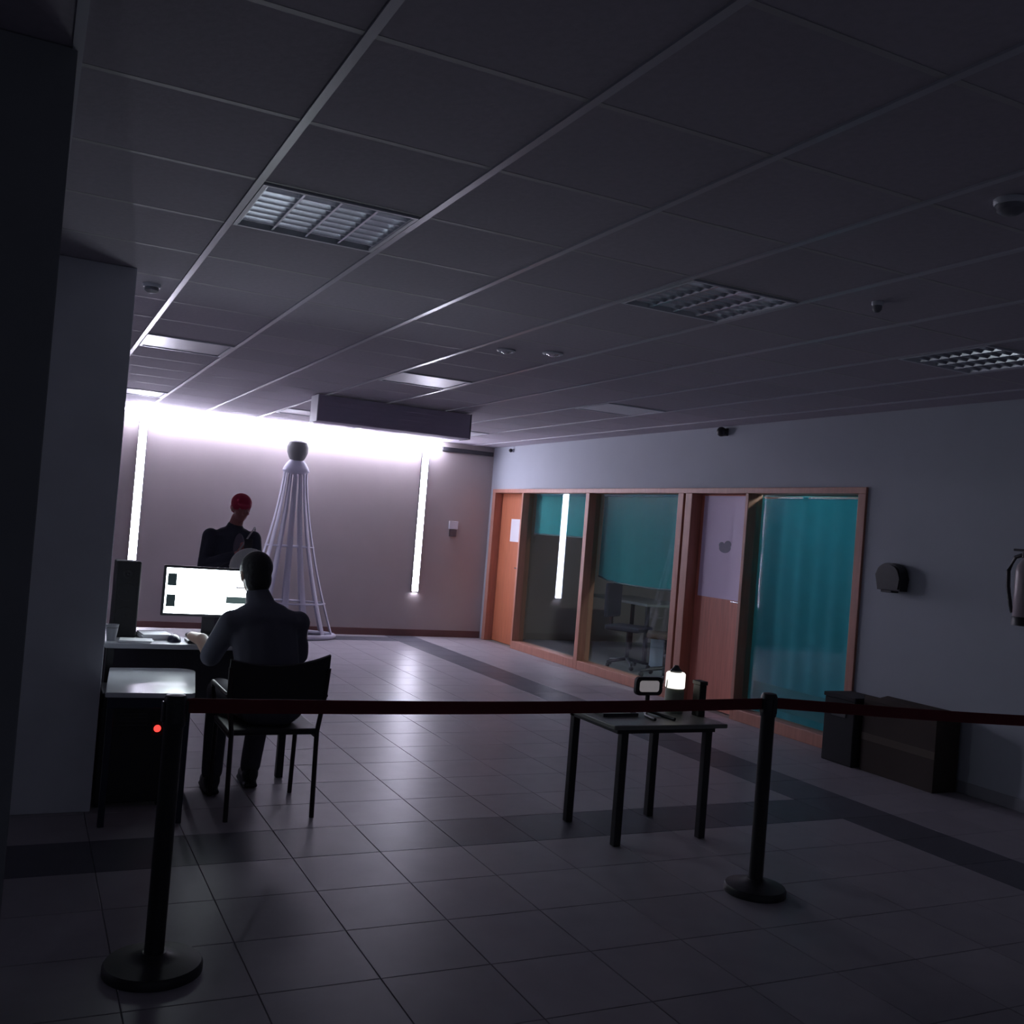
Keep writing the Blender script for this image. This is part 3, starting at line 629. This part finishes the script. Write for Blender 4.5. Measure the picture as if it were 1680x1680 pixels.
MB().tube([(1.64, 8.58, 1.06), (1.68, 8.66, 1.16), (1.80, 8.855, 1.30), (1.855, 8.98, 1.347), (1.87, 9.04, 1.345), (1.90, 9.14, 1.25), (1.93, 9.16, 1.10), (1.955, 9.0, .98), (1.955, 8.8, .98), (1.89, 8.58, 1.04)], .007, 8).build('strap', mat('bag_strap', (.25, .26, .25), .8), bg, smooth=True)

# ------------------------------------------------------------------ pale tapering tower against the back wall
tw = empty('tapering_tower', (2.93, 12.1, 0)); tag(tw, 'tall pale tapering slatted tower with dark rounded top by the back wall', 'sculpture')
TWM = mat('tower_pale', (.50, .49, .58), .6); cx, cy = 2.93, 12.08
def prof(z): t = 1-z/2.06; return .135+.10*t+.40*t**1.7
for k in range(14):
    a = 2*math.pi*k/14+.11; pts = []
    for j in range(13):
        z = .06+2.0*j/12; r = prof(z); pts.append((cx+r*math.cos(a), cy+r*.55*math.sin(a), z))
    MB().tube(pts, [(.040-.016*j/12, .008) for j in range(13)], 8, ref=(math.cos(a), math.sin(a), 0)).build('slat', TWM, tw, smooth=True)
def ring(z, w, name, m, r=None):
    r = r or prof(z); MB().tube([(cx+r*math.cos(2*math.pi*k/40), cy+r*.55*math.sin(2*math.pi*k/40), z) for k in range(41)], w, 8, caps=False).build(name, m, tw, smooth=True)
ring(.03, .03, 'base_ring', TWM, prof(.03)+.01); ring(.42, .012, 'hoop', TWM); ring(1.1, .010, 'hoop', TWM)
b = MB().lathe((cx, cy, 0), [(.14, 1.98), (.165, 2.02), (.15, 2.06), (.12, 2.11), (.085, 2.15)], 28)
for v in b.bm.verts: v.co.y = cy+(v.co.y-cy)*.6
b.build('collar', mat('collar_pale', (.62, .62, .74), .5), tw, smooth=True)
b = MB().lathe((cx, cy, 0), [(.075, 2.14), (.10, 2.18), (.125, 2.24), (.128, 2.31), (.105, 2.365), (.05, 2.385)], 28)
for v in b.bm.verts: v.co.y = cy+(v.co.y-cy)*.8
b.build('top_knob', mat('tower_cap', (.19, .20, .20), .7), tw, smooth=True)

# ------------------------------------------------------------------ things along the right and back walls
b1 = empty('black_bin', (5.58, 5.5, 0)); tag(b1, 'black box standing at the wall under the right window end', 'box')
MB().box(5.46, 5.725, 5.34, 5.64, 0, .47, .008).build('body', mat('bin_black', (.016, .017, .022), .85), b1); MB().box(5.452, 5.728, 5.332, 5.648, .47, .50, .006).build('lid', MATS['bin_black'], b1)
MB().box(5.455, 5.461, 5.42, 5.56, .34, .40, .002).build('hand_grip', DKGREY, b1)
b2 = empty('cardboard_box', (5.58, 5.0, 0)); tag(b2, 'dark brown carton beside the black box along the right wall', 'box')
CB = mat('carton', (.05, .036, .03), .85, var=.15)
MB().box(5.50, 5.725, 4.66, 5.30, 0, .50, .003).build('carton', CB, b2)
for a, b, dz in ((5.50, 5.61, .03), (5.615, 5.725, .02)): MB().prism([(a, .501), (b, .501), (b, .506+dz*(a > 5.6)), (a, .506+dz*(a < 5.6))], 'y', 4.665, 5.295).build('flap', CB, b2)
MB().box(5.4985, 5.4998, 4.66, 5.30, .22, .27).build('tape', mat('tape', (.10, .08, .06), .3), b2)
dd = empty('wall_dispenser', (5.69, 5.31, 1.29)); tag(dd, 'dark round-topped dispenser on the wall right of the glazing', 'dispenser')
pl = [(5.20, 1.29), (5.41, 1.29), (5.425, 1.40)]+[(5.315+.115*math.cos(math.radians(a)), 1.40+.09*math.sin(math.radians(a))) for a in range(15, 180, 15)]+[(5.20, 1.38)]
MB().prism(pl, 'x', XW-.10, XW-.0005, .012).build('cover', mat('dispenser_dark', (.02, .022, .028), .5), dd)
MB().box(XW-.105, XW-.03, 5.26, 5.36, 1.275, 1.292, .004).build('outlet', BLACK, dd)
fe = empty('fire_extinguisher', (5.66, 4.18, 1.16)); tag(fe, 'wall mounted extinguisher with dark hose at the right edge', 'extinguisher')
ex, ey = 5.66, 4.20
MB().lathe((ex, ey, 1.20), [(.062, 0), (.068, .01), (.068, .30), (.06, .34), (.035, .375), (.026, .39)], 32).build('cylinder', mat('extinguisher_body', (.42, .36, .38), .3, var=.1), fe, smooth=True)
MB().lathe((ex, ey, 1.165), [(.072, 0), (.072, .05), (.069, .055)], 32).build('foot_ring', BLACK, fe, smooth=True)
MB().box(ex-.02, ex+.02, ey-.03, ey+.03, 1.585, 1.63, .006).build('valve', BLACKM, fe)
MB().box(ex-.012, ex+.012, ey-.06, ey+.10, 1.63, 1.645, .004).build('lever', BLACKM, fe)
MB().tube([(ex, ey+.03, 1.61), (ex, ey+.09, 1.59), (ex-.01, ey+.125, 1.50), (ex-.01, ey+.12, 1.40), (ex-.01, ey+.095, 1.28), (ex-.01, ey+.08, 1.24)], .013, 10).build('hose', BLACK, fe, smooth=True)
MB().box(XW-.03, XW-.0005, ey-.03, ey+.03, 1.35, 1.47, .003).build('bracket', BLACKM, fe)
def dome(y, z, r, lab):
    e = empty('dome_camera', (XW-.03, y, z)); tag(e, lab, 'camera')
    MB().box(XW-.02, XW-.0005, y-r*.8, y+r*.8, z-r*.8, z+r*.8, .004).build('wall_plate', WHITEP if r < .03 else DKGREY, e)
    b = MB(); b.ell((XW-.02-r*.8, y, z), (r, r, r)); b.build('dome', BLACK, e, smooth='all')
dome(7.43, 2.565, .045, 'black dome camera high on the right wall')
dome(11.9, 2.56, .025, 'tiny dark sensor high in the back right corner')
th = empty('intercom', (5.23, YB-.02, 1.4)); tag(th, 'small pale and dark wall unit on the back wall right of the strip', 'wall unit')
MB().box(5.16, 5.29, YB-.03, YB-.0005, 1.46, 1.57, .006).build('upper_case', WHITEP, th); MB().box(5.175, 5.275, YB-.03, YB-.0005, 1.36, 1.455, .006).build('lower_case', mat('unit_dark', (.12, .10, .11), .5), th)

# ------------------------------------------------------------------ the cluttered room behind the panes
def office_chair(x, y, a, m, lab):
    r = empty('office_chair', (x, y, 0)); tag(r, lab, 'chair')
    def B(mb): return mb.rotz((x, y, 0), a)
    B(MB().box(x-.22, x+.22, y-.22, y+.22, .44, .50, .02)).build('seat', m, r)
    B(MB().box(x-.21, x+.21, y+.20, y+.25, .58, .98, .02)).build('backrest', m, r)
    B(MB().box(x-.03, x+.03, y+.22, y+.24, .46, .62)).build('back_support', BLACKM, r)
    MB().tube([(x, y, .10), (x, y, .44)], .025, 10).build('gas_column', BLACKM, r, smooth=True)
    for k in range(5):
        t = a+2*math.pi*k/5; l = MB().tube([(x, y, .11), (x+.26*math.cos(t), y+.26*math.sin(t), .07)], [.022, .015], 8).build('leg', BLACKM, r, smooth=True)
        b = MB(); b.ell((x+.26*math.cos(t), y+.26*math.sin(t), .03), (.03, .03, .03), n=10); b.build('castor', BLACK, l, smooth=True)
office_chair(6.5, 9.95, .6, mat('chair_navy', (.04, .045, .07), .8), 'dark office chair behind the middle pane, farther one')
office_chair(6.55, 9.25, -2.2, mat('chair_brown', (.10, .07, .05), .8), 'brownish office chair behind the middle pane, nearer one')
ot = empty('office_table', (7.3, 10.9, 0)); tag(ot, 'pale table in the cluttered room behind the middle pane', 'table')
MB().box(6.9, 7.7, 10.2, 11.7, .71, .74, .004).build('tabletop', mat('office_top', (.3, .32, .32), .5), ot)
for x in (6.95, 7.65):
    for y in (10.25, 11.65): MB().box(x-.02, x+.02, y-.02, y+.02, 0, .71).build('leg', BLACKM, ot)
pr_ = empty('storage_carton', (7.0, 9.75, 0)); tag(pr_, 'pale blue-grey carton on the floor behind the middle pane', 'box')
MB().box(6.82, 7.2, 9.55, 9.95, 0, .36, .004).build('carton', mat('carton_blue', (.34, .40, .46), .7), pr_); MB().box(6.81, 7.21, 9.54, 9.96, .36, .40, .004).build('lid', mat('carton_lid', (.25, .32, .36), .7), pr_)
bn = empty('waste_bin', (6.35, 8.75, 0)); tag(bn, 'small dark waste bin on the floor behind the middle pane', 'bin')
MB().lathe((6.35, 8.75, 0), [(.10, 0), (.13, .30), (.138, .305), (.125, .305), (.095, .01)], 24).build('bucket', BLACK, bn, smooth=True)
MB().lathe((6.35, 8.75, 0), [(.134, .29), (.142, .30), (.142, .312), (.13, .318)], 24).build('rim', DKGREY, bn, smooth=True)

# unseen lamp added above the blinds to backlight the curtain and glazed room
ol = empty('office_backlight', (6.9, 6.4, ZC-.06)); tag(ol, 'unseen added lamp inside the glazed room backlighting the teal curtain', 'ceiling light')
MB().box(6.6, 7.2, 6.1, 6.7, ZC-.05, ZC-.0005, .004).build('housing', WHITEP, ol)
MB().box(6.62, 7.18, 6.12, 6.68, ZC-.056, ZC-.0505).build('diffuser', mat('office_backlight_glow', (.8, .8, .8), .5, emit=(.95, 1, .95), estr=38), ol)
